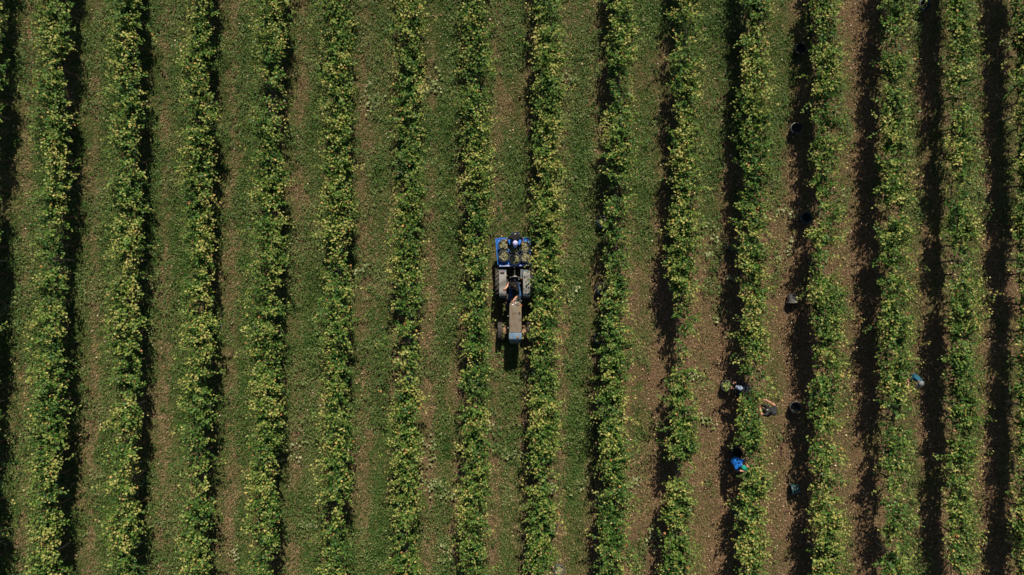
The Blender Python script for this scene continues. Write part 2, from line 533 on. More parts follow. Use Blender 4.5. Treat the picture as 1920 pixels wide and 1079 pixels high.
def make_row(i, label):
    ln = Y1 - Y0
    seed = 100 + i * 7
    dens = 80
    ns = int(dens * ln)
    y0 = rng.uniform(Y0, Y1, ns)
    # clumps: each vine throws its shoots from its own head
    clump = fbm(y0 * 1.5, np.full(ns, 3.3), seed, 3)
    keep = rng.random(ns) < np.clip(0.10 + 3.0 * (clump - 0.28), 0.12, 1)
    shift = (fbm(y0 * 0.8, np.full(ns, 7.7), seed + 1, 3) - 0.5) * 0.62
    hmod = 0.60 + 0.88 * (fbm(y0 * 1.4, np.full(ns, 1.7), seed + 2, 3))
    for (a, b, kf, sh) in THIN.get(i, []):
        ya, yb = (539.5 - b) * K_ROW, (539.5 - a) * K_ROW
        w = np.clip(np.minimum(y0 - ya, yb - y0) / 0.25 + 0.5, 0, 1)
        keep &= rng.random(ns) < 1 - w * (1 - kf)
        shift = shift + sh * w
    y0, shift, hmod = y0[keep], shift[keep], hmod[keep]
    ns = len(y0)
    p0 = np.stack([row_x(i, y0) + rng.normal(0, 0.15, ns) + shift * 0.5, y0, rng.uniform(0.84, 1.46, ns)], -1)
    d0 = np.stack([rng.normal(0, 0.58, ns) + shift * 0.9, rng.normal(0, 0.42, ns), np.full(ns, 1.0)], -1)
    d0 = unit(d0)
    L = rng.uniform(0.45, 0.95, ns) * hmod
    droop = rng.uniform(0.12, 0.62, ns)
    long_ = rng.random(ns) < 0.095
    L[long_] *= rng.uniform(1.25, 1.7, long_.sum())
    d0[long_, 0] += rng.normal(0, 0.7, long_.sum())
    d0 = unit(d0)
    K = 17
    t = np.linspace(0.10, 1.0, K)[None, :] + rng.uniform(-.02, .02, (ns, K))
    side = np.sign(d0[:, 0]) * rng.uniform(0, 0.35, ns)
    bend = np.stack([side, rng.normal(0, .2, ns), -droop], -1)
    pos = p0[:, None] + (L[:, None] * t)[..., None] * d0[:, None] + (L[:, None] * t ** 2)[..., None] * bend[:, None] * 0.75
    tang = unit(d0[:, None] + 2 * t[..., None] * bend[:, None] * 0.75)
    # the canopy is trimmed to a wall about a metre wide
    cx = row_x(i, pos[..., 1])
    hw = 0.48 + 0.66 * (fbm(pos[..., 1] * 1.5, np.full(pos.shape[:2], 2.2), seed + 4, 3) - 0.3)
    hw = np.where(long_[:, None], 1.1, hw + 0.12)
    dx = pos[..., 0] - cx
    pos[..., 0] = cx + hw * np.tanh(dx / hw)
    ph = rng.uniform(0, 2 * math.pi, (ns, 1)) + np.arange(K)[None, :] * math.pi + rng.normal(0, 0.5, (ns, K))
    out = np.stack([np.cos(ph), np.sin(ph), rng.normal(0.1, 0.3, (ns, K))], -1)
    lp = pos + out * rng.uniform(0.02, 0.07, (ns, K))[..., None]
    nr = np.stack([rng.normal(0.08, 0.60, (ns, K)), rng.normal(0.25, 0.60, (ns, K)), np.full((ns, K), 0.85)], -1)
    nr[..., 0] += np.clip((lp[..., 0] - cx) / 0.5, -1, 1) * 0.45
    size = rng.uniform(0.052, 0.098, (ns, K)) * (1.12 - 0.42 * t ** 2)
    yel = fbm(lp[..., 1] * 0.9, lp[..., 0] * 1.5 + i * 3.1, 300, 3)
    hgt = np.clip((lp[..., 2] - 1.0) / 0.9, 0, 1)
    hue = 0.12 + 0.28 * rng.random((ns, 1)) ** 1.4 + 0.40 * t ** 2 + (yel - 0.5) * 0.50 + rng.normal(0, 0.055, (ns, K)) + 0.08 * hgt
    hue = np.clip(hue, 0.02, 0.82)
    odd = rng.random((ns, K))
    hue = np.where(odd < 0.020 + 0.05 * np.clip(yel - .5, 0, 1), rng.uniform(0.84, 1.0, (ns, K)), hue)
    lp, nr, out, size, hue = [a.reshape(-1, *a.shape[2:]) for a in (lp, nr, out, size, hue)]
    ok = np.ones(len(lp), bool)
    for (qx, qy, qr, qz) in CLEAR:
        ok &= ~(((lp[:, 0] - qx) ** 2 + (lp[:, 1] - qy) ** 2 < qr * qr) & (lp[:, 2] > qz))
    lp, nr, out, size, hue = lp[ok], nr[ok], out[ok], size[ok], hue[ok]
    bx = float(row_x(i, 0.0))
    root = empty('vine_row', (bx, 0, 0))
    tag(root, label, 'vine row', 'rows of grapevines across the field')
    off = np.array([bx, 0, 0])
    link('foliage', leaf_mesh('foliage', lp - off, nr, out, size, hue), M['leaf'], root)
    # canes: thin woody shoots carrying the leaves
    q = np.linspace(0, 1, 5)
    pc = p0[:, None] + (L[:, None] * q)[..., None] * d0[:, None] + (L[:, None] * q ** 2)[..., None] * bend[:, None] * 0.75
    cxx = row_x(i, pc[..., 1])
    hw2 = np.where(long_[:, None], 1.1, 0.55)
    pc[..., 0] = cxx + hw2 * np.tanh((pc[..., 0] - cxx) / hw2)
    rad = np.array([.0055, .005, .0045, .0035, .002])
    V = np.empty((ns, 5, 3, 3))
    for k in range(3):
        a = 2 * math.pi * k / 3
        V[:, :, k] = pc - off + np.stack([np.cos(a) * rad, np.sin(a) * rad, np.zeros(5)], -1)[None]
    base = (np.arange(ns) * 15)[:, None, None]
    j = np.arange(4)[None, :, None] * 3
    k = np.arange(3)[None, None, :]
    k2 = (k + 1) % 3
    F = np.stack([base + j + k, base + j + k2, base + j + 3 + k2, base + j + 3 + k], -1).reshape(-1, 4)
    link('canes', np_mesh('canes', V.reshape(-1, 3), F), M['cane'], root)
    # trunks, posts and wires
    y = Y0 + 0.5
    k = 0
    while y < Y1:
        x = float(row_x(i, y)) - bx + random.uniform(-.05, .05)
        tr = bpy.data.objects.new('trunk', TRUNKS[k % 3])
        tr.parent = root
        tr.location = (x, y, -0.03)
        tr.rotation_euler = (0, 0, random.choice((0, math.pi)) + random.uniform(-.05, .05))
        COL.objects.link(tr)
        if k % 5 == 2:
            po = bpy.data.objects.new('post', POST)
            po.parent = root
            po.location = (float(row_x(i, y + .5)) - bx, y + 0.5, -0.03)
            COL.objects.link(po)
        y += random.uniform(0.98, 1.12)
        k += 1
    w = MB()
    ys = np.linspace(Y0, Y1, 12)
    for z in (0.78, 1.02, 1.24):
        w.tube([(float(row_x(i, yy)) - bx, yy, z) for yy in ys], 0.0028, 4)
    w.build('trellis_wire', M['wire'], root)
    return root


TRUNKS = []
for k in range(3):
    b = MB()
    pts = [(0, 0, 0)]
    for z in (.2, .42, .62, .80):
        pts.append((random.uniform(-.04, .04), random.uniform(-.04, .04), z))
    b.tube(pts, [.042, .033, .030, .032, .036], 8)
    top = Vector(pts[-1])
    for s in (-1, 1):
        b.tube([top, top + Vector((.02 * s, .25 * s, .06)), top + Vector((0, .5 * s, .04))], [.026, .018, .012], 6)
    o = b.build('trunk_pattern', M['bark'], smooth=True)
    TRUNKS.append(o.data)
    bpy.data.objects.remove(o)
b = MB()
b.tube([(0, 0, 0), (0, 0, 1.0), (0.01, 0, 1.46)], [.036, .034, .033], 8)
o = b.build('post_pattern', M['post'], smooth=False)
POST = o.data
bpy.data.objects.remove(o)


# ------------------------------------------------------------------ people
def seg_dist(p, a, b):
    ab = b - a
    t = np.clip(((p - a) @ ab) / max(ab @ ab, 1e-9), 0, 1)
    return np.linalg.norm(p - (a + t[:, None] * ab), axis=1)


BONES = [('pelvis', 'spine', 'top'), ('spine', 'chest', 'top'), ('chest', 'neck', 'top'), ('neck', 'head', 'skin'), ('head', 'crown', 'skin'), ('head', 'jaw', 'skin')]
for s in 'ab':
    BONES += [('chest', 'sh_' + s, 'top'), ('sh_' + s, 'el_' + s, 'top'), ('el_' + s, 'wr_' + s, 'arm'), ('wr_' + s, 'palm_' + s, 'hand'),
              ('pelvis', 'hip_' + s, 'leg'), ('hip_' + s, 'kn_' + s, 'leg'), ('kn_' + s, 'an_' + s, 'leg'), ('an_' + s, 'toe_' + s, 'shoe')]
RAD = dict(pelvis=.135, spine=.132, chest=.146, neck=.056, head=.081, crown=.060, jaw=.045, sh=.066, el=.046, wr=.030, palm=.034, hip=.092, kn=.062, an=.044, toe=.040)


def person(label, loc, rz, J, mats, hat=None, hair=True, visor=True, group=None, look=0.0, rad=None, printed=None, up=(0, 0, 1)):
    """mats: top, arm, hand, leg, shoe. J: joints in metres about the person's own spot, facing -y."""
    rd = dict(RAD, **(rad or {}))
    J = {k: Vector(v) for k, v in J.items()}
    hd = (J['crown'] - J['head']).normalized() if 'crown' in J else Vector((0, 0, 1))
    if 'crown' not in J:
        J['crown'] = J['head'] + Vector(up).normalized() * 0.075
        hd = Vector(up).normalized()
    fwd = Matrix.Rotation(look, 3, 'Z') @ Vector((0, -1, 0))
    fwd = (fwd - hd * fwd.dot(hd)).normalized()
    sd = hd.cross(fwd).normalized()
    J['jaw'] = J['head'] + fwd * 0.045 - hd * 0.055
    for s in 'ab':
        if 'palm_' + s not in J:
            J['palm_' + s] = J['wr_' + s] + (J['wr_' + s] - J['el_' + s]).normalized() * 0.085
        if 'toe_' + s not in J:
            J['toe_' + s] = J['an_' + s] + Vector((0, -0.17, -0.045))
    names = list(J)
    vs = [tuple(J[n]) for n in names]
    rr = [rd[n.split('_')[0]] for n in names]
    es = [(names.index(a), names.index(b)) for a, b, _ in BONES]
    # fingers: four unequal bent ones and a thumb from the side of each palm
    roots = [names.index('pelvis')]
    fing = []
    for s in 'ab':
        w, p = J['wr_' + s], J['palm_' + s]
        d = (p - w).normalized()
        lat = d.cross(Vector((0, 0, 1)))
        lat = lat.normalized() if lat.length > 0.1 else Vector((1, 0, 0))
        nrm = lat.cross(d).normalized()
        for q, (o, ln) in enumerate(((-.030, .062), (-.010, .074), (.010, .078), (.030, .068))):
            a = p + lat * o - d * .01
            b_ = a + d * ln * .55 - nrm * ln * .12
            c_ = b_ + d * ln * .42 - nrm * ln * .38
            fing.append([a, b_, c_])
        th = 1 if s == 'a' else -1
        a = w + d * .03 + lat * th * .02
        b_ = a + d * .035 + lat * th * .032
        fing.append([a, b_, b_ + d * .034 + lat * th * .006 - nrm * .012])
    for ch in fing:
        i0 = len(vs)
        roots.append(i0)
        vs += [tuple(x) for x in ch]
        rr += [.0095, .0090, .0078]
        es += [(i0, i0 + 1), (i0 + 1, i0 + 2)]
    me = bpy.data.meshes.new('skeleton')
    me.from_pydata(vs, es, [])
    tmp = bpy.data.objects.new('skeleton', me)
    COL.objects.link(tmp)
    md = tmp.modifiers.new('skin', 'SKIN')
    md.use_smooth_shade = True
    sv = me.skin_vertices[0].data
    for k, r in enumerate(rr):
        sv[k].radius = (r, r)
        sv[k].use_root = k in roots
    ss = tmp.modifiers.new('sub', 'SUBSURF')
    ss.levels = 2
    ss.render_levels = 2
    dg = bpy.context.evaluated_depsgraph_get()
    bm_ = bpy.data.meshes.new_from_object(tmp.evaluated_get(dg))
    bpy.data.objects.remove(tmp)
    bm_.name = 'body'
    # clothes and skin are areas of the one body surface
    order = ['skin', 'top', 'arm', 'hand', 'leg', 'shoe']
    mm = dict(mats, skin=M['skin'])
    mm.setdefault('arm', M['skin']); mm.setdefault('hand', M['skin'])
    n = len(bm_.polygons)
    cen = np.empty(n * 3, np.float32)
    bm_.polygons.foreach_get('center', cen)
    cen = cen.reshape(-1, 3)
    D = np.stack([seg_dist(cen, np.array(J[a]), np.array(J[b])) / (0.5 * (rd[a.split('_')[0]] + rd[b.split('_')[0]])) for a, b, _ in BONES])
    kind = np.array([order.index(k) for _, _, k in BONES])[D.argmin(0)]
    for s in 'ab':                                               # short sleeves end above the elbow
        a, b_ = np.array(J['sh_' + s]), np.array(J['el_' + s])
        tt = ((cen - a) @ (b_ - a)) / ((b_ - a) @ (b_ - a))
        bi = [k for k, x in enumerate(BONES) if x[0] == 'sh_' + s][0]
        kind[(D.argmin(0) == bi) & (tt > 0.62)] = order.index('arm')
    bm_.materials.clear()
    body = link('person', bm_, [mm[k] for k in order], None, loc)
    body.rotation_euler = (0, 0, rz)
    bm_.polygons.foreach_set('material_index', kind.astype(np.int32))
    bm_.polygons.foreach_set('use_smooth', np.ones(n, bool))
    tag(body, label, 'person', group)
    hm = Matrix((sd, -fwd, hd)).transposed().to_4x4()
    hm = hm @ Matrix.Scale(0.88, 4)
    hm.translation = J['head'] + hd * 0.018
    f = MB()                                                     # nose and ears
    f.ball((0, -.104, -.030), (.012, .018, .020), 8, 5)
    for e in (-1, 1):
        f.ball((e * .093, .005, -.03), (.012, .020, .030), 8, 5)
    f.v = [tuple(hm @ Vector(v)) for v in f.v]
    f.build('face', M['skin'], body, smooth=True)
    for e in (-1, 1):
        g = MB()
        g.ball((e * .034, -.090, 0.0), .0105, 8, 5)
        g.v = [tuple(hm @ Vector(v)) for v in g.v]
        g.build('eye', M['hair'], body, smooth=True)
    if hair:
        h = MB()
        prof = [(.1000 * math.cos(a), .112 * math.sin(a)) for a in [R(x) for x in (-28, -10, 8, 28, 48, 66, 80, 89)]]
        h.lathe([(.088, -.05)] + prof, Matrix.Translation((0, .012, .0)) @ Matrix.Rotation(R(20), 4, 'X') @ Matrix.Diagonal((.97, 1.04, 1, 1)), 20)
        h.v = [tuple(hm @ Vector(v)) for v in h.v]
        h.build('hair', M['hair'], body, smooth=True)
    if hat:
        c = MB()
        prof = [(.108, .025), (.109, .045), (.104, .085), (.085, .118), (.05, .136), (.012, .141), (.0, .142)]
        c.lathe(prof, Matrix.Diagonal((.96, 1.06, 1, 1)), 22)
        c.ball((0, 0, .143), (.010, .010, .006), 8, 4)
        c.v = [tuple(hm @ Vector(v)) for v in c.v]
        cap_ = c.build('cap', hat, body, smooth=True)
        if visor:
            v = MB()
            top, bot = [], []
            for k in range(13):
                a = math.pi * k / 12
                cx_, sy = math.cos(a), math.sin(a)
                inner = Vector((.098 * cx_, -.100 * sy, .040))
                outer = Vector((.092 * cx_, -.098 * sy - .085 * min(1, sy * 1.4), .040 - .020 * abs(cx_) + .004))
                top += [inner, outer]
            n2 = len(top)
            vv = top + [p - Vector((0, 0, .006)) for p in top]
            fs = []
            for k in range(12):
                i0 = 2 * k
                fs += [(i0, i0 + 1, i0 + 3, i0 + 2), (n2 + i0, n2 + i0 + 2, n2 + i0 + 3, n2 + i0 + 1), (i0 + 1, n2 + i0 + 1, n2 + i0 + 3, i0 + 3)]
            v.add([hm @ p for p in vv], fs)
            v.build('visor', hat, cap_, smooth=True)
    if printed:
        p, d, u, (sx, sz) = printed
        d = Vector(d).normalized(); u = Vector(u).normalized(); s_ = u.cross(d)
        v = MB()
        rows_ = []
        for a in range(5):
            rows_.append([])
        vs_ = [Vector(p) + s_ * (sx * (x - 2) / 4) + u * (sz * (y - 2) / 4) - d * (.012 * ((x - 2) / 2) ** 2) for y in range(5) for x in range(5)]
        v.add(vs_ + [q - d * .006 for q in vs_], [(y * 5 + x, y * 5 + x + 1, y * 5 + x + 6, y * 5 + x + 5) for y in range(4) for x in range(4)])
        v.build('shirt_print', M['white_print'], body)
    return body


def heading(dx, dy):
    """rotation that turns a figure facing -y towards (dx, dy)"""
    return math.atan2(dx, -dy)


def sym(d):
    o = {}
    for k, v in d.items():
        if k.endswith('_'):
            o[k + 'a'] = (-v[0], v[1], v[2]); o[k + 'b'] = v
        else:
            o[k] = v
    return o


STAND = sym({'pelvis': (0, 0, .95), 'spine': (0, .0, 1.12), 'chest': (0, 0, 1.31), 'neck': (0, -.02, 1.47), 'head': (0, -.045, 1.60),
             'sh_': (.185, 0, 1.37), 'el_': (.29, -.07, 1.13), 'wr_': (.17, -.34, 1.14), 'hip_': (.09, 0, .91), 'kn_': (.105, -.03, .50), 'an_': (.11, .02, .075)})
BEND = sym({'pelvis': (0, .12, .80), 'spine': (0, .02, .95), 'chest': (0, -.14, 1.08), 'neck': (0, -.27, 1.16), 'head': (0, -.37, 1.21),
            'sh_': (.18, -.15, 1.09), 'el_': (.25, -.30, .88), 'wr_': (.13, -.50, .95), 'hip_': (.095, .12, .77), 'kn_': (.125, -.08, .44), 'an_': (.13, .12, .075)})

STOOP = dict(BEND, **sym({'pelvis': (0, .06, .78), 'spine': (0, .04, .94), 'chest': (0, -.02, 1.11), 'neck': (0, -.07, 1.25), 'head': (0, -.12, 1.36),
             'sh_': (.175, -.03, 1.15), 'el_': (.21, -.20, .95), 'wr_': (.10, -.40, 1.02), 'hip_': (.09, .06, .75), 'kn_': (.11, -.10, .43), 'an_': (.115, .06, .075)}))
# picker in dark shirt beside the eighth gap, standing upright
hp = P(1450, 774, 1.62)
rz3 = heading(-.60, .80)
o3 = Matrix.Rotation(rz3, 3, 'Z') @ Vector((0, -.045, 0))
P3 = (hp.x - o3.x, hp.y - o3.y, 0)
# picker in blue shirt, bent into the row
hp = P(1394, 877, 1.38)
rz4 = heading(.80, -.60)
o4 = Matrix.Rotation(rz4, 3, 'Z') @ Vector((0, -.13, 0))
P4 = (hp.x - o4.x, hp.y - o4.y, 0)
CLEAR.append((hp.x - .08, hp.y + .05, .30, .3))
# picker with pale cap half hidden in the leaves
hp = P(1388.5, 728.5, 1.24)
rz5 = heading(-.92, .38)
o5 = Matrix.Rotation(rz5, 3, 'Z') @ Vector((0, -.37, 0))
P5 = (hp.x - o5.x, hp.y - o5.y, 0)
CLEAR.append((hp.x - .05, hp.y + .0, .17, .6))
hp = P(1726, 719, 1.38)
rz6 = heading(-.55, -.8)
o6 = Matrix.Rotation(rz6, 3, 'Z') @ Vector((0, -.13, 0))
P6 = (hp.x - o6.x, hp.y - o6.y, 0)
CLEAR.append((hp.x, hp.y, .25, .3))
CLEAR.append((P3[0] - .15, P3[1], .42, .3))
for (px, py, rr_) in ((1034, 915, .22), (1037, 990, .22), (1124, 416, .17), (1122, 541, .17), (1119, 635, .18), (1508, 409, .2)):
    hp = P(px, py, .3)
    CLEAR.append((hp.x, hp.y, rr_, .25))

ROW_LABELS = [
    'eighth vine row left of the tractor, cut by the left picture edge',
    'seventh vine row left of the tractor, wide and olive green',
    'sixth vine row left of the tractor, its dark flank facing the tractor',
    'fifth vine row left of the tractor, between two grassy lanes',
    'fourth vine row left of the tractor, yellow green above the middle',
    'third vine row left of the tractor, narrow and closely trimmed',
    'second vine row left of the tractor, with small yellow patches',
    'first vine row left of the tractor, leaves brushing its left rear wheel',
    'first vine row right of the tractor, leaves over its right mudguard',
    'second vine row right of the tractor, with three buckets along its shaded side',
    'third vine row right of the tractor, thin with bare canes halfway down',
    'fourth vine row right of the tractor, with three pickers working at it',
    'fifth vine row right of the tractor, with dark empty buckets in its shade',
    'sixth vine row right of the tractor, thin patch below the middle',
    'seventh vine row right of the tractor, beside the picker in teal',
    'eighth vine row right of the tractor, cut by the right picture edge']
for i in range(16):
    make_row(i, ROW_LABELS[i])

# ------------------------------------------------------------------ tractor
TX, TY = P(965, 540, 1.0).x, 0.0
tr = empty('tractor', (TX, TY, 0))
tag(tr, 'old narrow vineyard tractor with faded tan hood driving between two rows', 'tractor')
tl = Vector((TX, TY, 0))


def Q(px, py, z):
    return P(px, py, z) - tl


def wheel(cx_, cy_, Rr, w, nl, inner_sign, hub_mat, rim_mat):
    """rim (part) carrying tyre and hub (sub-parts); axle along x"""
    mt = Matrix.Translation((cx_, cy_, Rr)) @ Matrix.Rotation(R(90), 4, 'Y')
    rim = MB()
    rr = Rr * 0.60
    rim.lathe([(rr, -w * .36), (rr * .93, -w * .30), (rr * .88, -w * .05), (rr * .45, 0.0), (rr * .45, .02), (rr * .88, .0), (rr * .90, w * .30), (rr, w * .36)], mt, 28, closed=True)
    wo = rim.build('wheel', rim_mat, tr, smooth=True)
    ty = MB()
    hw = w / 2
    prof = [(rr * .98, -hw * .75), (rr * 1.12, -hw * .98), (Rr * .86, -hw * 1.0), (Rr * .905, -hw * .86), (Rr * .92, -hw * .4), (Rr * .925, 0), (Rr * .92, hw * .4), (Rr * .905, hw * .86),
            (Rr * .86, hw * 1.0), (rr * 1.12, hw * .98), (rr * .98, hw * .75)]
    ty.lathe(prof, mt, 40, closed=True)
    for k in range(nl):
        for s in (-1, 1):
            a0 = 2 * math.pi * (k + (0.25 if s > 0 else -.25)) / nl
            sweep = 2 * math.pi / nl * 0.85
            secs = []
            for q in range(5):
                u = q / 4
                aa = a0 + sweep * u
                xx = s * (hw * 0.02 + hw * 0.96 * u)
                th = 2 * math.pi / nl * 0.15
                r0, r1 = Rr * .90 - (Rr * .06 * max(0, u - .8) * 5), Rr * 1.0 - (Rr * .035 * max(0, u - .75) * 4)
                secs.append([mt @ Vector((rad_ * math.cos(aa + d), rad_ * math.sin(aa + d), xx)) for rad_, d in ((r0, -th), (r1, -th * .8), (r1, th * .8), (r0, th))])
            ty.loft(secs)
    ty.build('tyre', M['rubber'], wo)
    hb = MB()
    hb.lathe([(0.0, w * .30), (.05, w * .30), (.075, w * .20), (.085, 0), (.075, -w * .20), (.05, -w * .30), (0, -w * .30)], mt, 18)
    hb.build('hub', hub_mat, wo, smooth=True)
    return wo


AX = Q(965, 532, .58).y
RW = .58
for s in (-1, 1):
    wheel(s * .545, AX, RW, .32, 20, s, M['iron'], M['fender_blue'])
FX = Q(965, 621.5, .4)
for s in (-1, 1):
    wheel(s * .535, FX.y, .345, .175, 17, s, M['blue'], M['rust'])

# mudguards: long flat plates bent down at both ends, with an inner skirt
for s in (-1, 1):
    g = MB()
    x0, x1 = (.305, .555)
    st = [(-.515, 1.02), (-.50, 1.09), (-.44, 1.165), (-.36, 1.20), (-.15, 1.218), (.10, 1.22), (.30, 1.212), (.40, 1.19), (.47, 1.13), (.495, 1.05)]
    for k in range(len(st) - 1):
        (ya, za), (yb, zb) = st[k], st[k + 1]
        g.mat(1 if k < 3 or k > 6 else 0)
        g.loft([[Vector((s * x0, AX + y, z)), Vector((s * x1, AX + y, z)), Vector((s * x1, AX + y, z - .03)), Vector((s * x0, AX + y, z - .03))] for y, z in ((ya, za), (yb, zb))], cap=(k in (0, len(st) - 2)))
    g.mat(1)
    sk = [Vector((s * (x0 - .004), AX + y, z - .012)) for y, z in st] + [Vector((s * (x0 - .004), AX + .34, .80)), Vector((s * (x0 - .004), AX - .36, .80))]
    n = len(sk)
    g.add(sk + [p + Vector((s * .012, 0, 0)) for p in sk], [tuple(range(n)), tuple(range(2 * n - 1, n - 1, -1))] + [(k, (k + 1) % n, n + (k + 1) % n, n + k) for k in range(n)])
    mg = g.build('mudguard', [M['fender'], M['fender_blue']], tr)
    if s < 0:
        d = MB(); p = Q(942, 511.5, 1.225)
        d.box(p, (.155, .065, .03)); d.build('lamp_slot', M['iron'], mg, bevel=.006)
        d = MB(); d.box(Q(942, 510, 1.235), (.145, .014, .02)); d.build('tail_lamp', M['red'], mg)
        d = MB(); d.box(Q(945.5, 548.5, 1.206), (.085, .10, .02)); d.build('bracket', M['steel'], mg, bevel=.005)
        d = MB(); d.box(Q(945.5, 553, 1.185), (.085, .025, .03)); d.build('reflector', M['rust'], mg)
    else:
        d = MB(); d.box(Q(990.5, 554.6, 1.15), (.15, .045, .02), Matrix.Rotation(R(28), 3, 'X')); d.build('plate', M['plate'], mg)

# gearbox, axle housing, frame
g = MB()
g.box((0, (AX + FX.y) / 2, .52), (.26, 2.0, .26))
g.box((0, AX, .58), (.42, .36, .34))
g.tube([(-.5, AX, .58), (.5, AX, .58)], .085, 12)
g.box((0, AX - .50, .70), (.30, .50, .12))
g.build('gearbox', M['iron'], tr, bevel=.02)
g = MB()                                                          # foot boards with pedals
for s in (-1, 1):
    g.box((s * .235, AX - .62, .56), (.17, .46, .02))
g.build('footboard', M['iron'], tr, bevel=.004)
for (px, py, z) in ((949, 556, .72), (949.5, 561.5, .70), (949, 567, .66)):
    d = MB(); p = Q(px, py, z)
    d.tube([p + Vector((.02, .02, -.14)), p + Vector((.0, .01, -.02)), p], .014, 7)
    d.box(p, (.06, .085, .022)); d.build('pedal', M['rust'], tr, bevel=.004)
d = MB(); d.box(Q(949.5, 568.2, .62), (.075, .035, .03)); d.build('step', M['steel'], tr, bevel=.004)
# lower links and top link to the carrier
g = MB()
g.tube([(0, AX + .10, .92), (0, AX + .35, .90), (0, AX + .74, .86)], .022, 8)
g.ball((0, AX + .30, .93), .03)
for s in (-1, 1):
    g.tube([(s * .17, AX + .1, .42), (s * .22, AX + .74, .48)], .022, 8)
    g.tube([(s * .19, AX + .36, .46), (s * .15, AX + .08, .92)], .013, 6)
g.build('hitch_link', M['iron'], tr, smooth=True)
g = MB(); p = Q(964.5, 501.5, .95); g.lathe([(0, .0), (.016, .0), (.016, .04), (0, .04)], Matrix.Translation(p), 10); g.build('link_pin', M['steel'], tr)
# tool box between the seat and the right mudguard
g = MB()
p = Q(978.3, 513.5, .98); g.mat(0).box(p, (.105, .30, .20))
p = Q(978.3, 522.3, .985); g.mat(1).box(p, (.105, .055, .20))
g.build('tool_box', [M['fender_blue'], M['hood']], tr, bevel=.008)
# seat
st = Q(965, 531, .80)
sp = empty('seat', (st.x, st.y, 0)); sp.parent = tr
g = MB(); g.box((0, 0, .76), (.40, .38, .09)); g.build('cushion', M['seat'], sp, bevel=.03)
g = MB()
secs = []
for k in range(9):
    a = -1 + 2 * k / 8
    c = Vector((.195 * a, .205 - .05 * a * a, 0))
    secs.append([c + Vector((0, -.02, .80)), c + Vector((0, .02, .80)), c + Vector((0, .045, 1.0)), c + Vector((0, .0, 1.0))])
g.loft(secs); g.build('backrest', M['seat'], sp, bevel=.012)
g = MB(); g.box((0.01, .235, .99), (.12, .05, .05)); g.build('bracket', M['steel'], sp, bevel=.012)
g = MB(); g.tube([(0, 0, .62), (0, .02, .72)], .05, 10); g.build('pedestal', M['iron'], sp)
# levers
for (px, py, z, mt_, dx, dy) in ((950.5, 517.5, 1.08, 'rust', 0, .0), (950.6, 528, 1.02, 'hood', 0, -.10), (973, 524, 1.05, 'steel', .02, .05), (969.5, 530.5, .98, 'steel', .04, -.05), (975, 531.5, 1.0, 'rust', .03, -.06)):
    p = Q(px, py, z)
    d = MB(); d.tube([p + Vector((dx - .01, dy, -.40)), p + Vector((dx * .5, dy * .5, -.15)), p], .010, 7); d.ball(p, .024, 10, 6)
    d.build('lever', M[mt_], tr, smooth=True)
for s in (0,):
    d = MB(); d.bar(Q(950.8, 524, .98), Q(950.8, 534, .98), .018, .03); d.build('control_rod', M['hood'], tr)

# hood: lofted shell, panels proud of it, blue nose and grille
def hood_sec(y, hw, zt, zb, r=.05):
    return [Vector((-hw, y, zb)), Vector((-hw, y, zt - r)), Vector((-hw + r * .3, y, zt - r * .3)), Vector((-hw + r, y, zt)), Vector((hw - r, y, zt)), Vector((hw - r * .3, y, zt - r * .3)), Vector((hw, y, zt - r)), Vector((hw, y, zb))]


hx = Q(966.3, 600, 1.25).x


def hy(py, z=1.25):
    return Q(965, py, z).y


g = MB()
g.loft([hood_sec(hy(568), .190, 1.19, .75), hood_sec(hy(573), .215, 1.215, .68), hood_sec(hy(588), .226, 1.235, .62), hood_sec(hy(624.0), .232, 1.245, .60)])
g.v = [(x + hx, y, z) for x, y, z in g.v]
hood = g.build('hood', M['hood'], tr, bevel=.004, smooth=True)
g = MB()
edges = (-.200, -.090, .0, .095, .200)
for k in range(4):
    a, b_ = edges[k] + .005, edges[k + 1] - .005
    ya, yb = hy(589.0), hy(623.4)
    g.loft([[Vector((x + hx, y, z + dz)) for x, dz in ((a, 0), (b_, 0), (b_, .008), (a, .008))] for y, z in ((ya, 1.238), (yb, 1.246))])
g.build('hood_panel', M['hood'], hood)
g = MB()
ya, yb = hy(576.5), hy(587.0)
g.loft([[Vector((x + hx, y, z + dz)) for x, dz in ((-.09, 0), (.13, 0), (.13, .01), (-.09, .01))] for y, z in ((ya, 1.222), (yb, 1.236))])
g.build('filler_panel', M['hood'], hood)
g = MB(); g.box(Vector((hx + .165, hy(582), 1.235)), (.05, .30, .012)); g.build('rust_strip', M['rust'], hood)
g = MB(); g.box(Q(974.3, 587.0, 1.26), (.045, .095, .03)); g.build('latch', M['iron'], hood, bevel=.004)
g = MB(); g.lathe([(0, .0), (.022, .0), (.022, .014), (0, .014)], Matrix.Translation(Q(975.4, 599.3, 1.256)), 10); g.build('vent_cap', M['iron'], hood)
g = MB()
g.loft([hood_sec(hy(624.3), .236, 1.250, .60), hood_sec(hy(631), .240, 1.250, .60), hood_sec(hy(636), .238, 1.235, .60), hood_sec(hy(638.5), .228, 1.19, .60)])
g.v = [(x + hx, y, z) for x, y, z in g.v]
nose = g.build('nose_cowl', M['hood_blue'], tr, bevel=.006, smooth=True)
g = MB(); g.lathe([(0, 0), (.045, 0), (.045, .012), (.03, .02), (0, .02)], Matrix.Translation(Q(970.8, 632.4, 1.25)), 14); g.build('radiator_cap', M['rust'], nose)
g = MB()
yg = hy(638.5)
g.mat(0).loft([hood_sec(yg - .002, .222, 1.17, .58), hood_sec(yg - .06, .215, 1.12, .58, .04), hood_sec(yg - .13, .17, 1.02, .58, .04)])
for k in range(9):
    g.mat(1).box((-.14 + .035 * k, yg - .135, .80), (.012, .02, .34))
g.v = [(x + hx, y, z) for x, y, z in g.v]
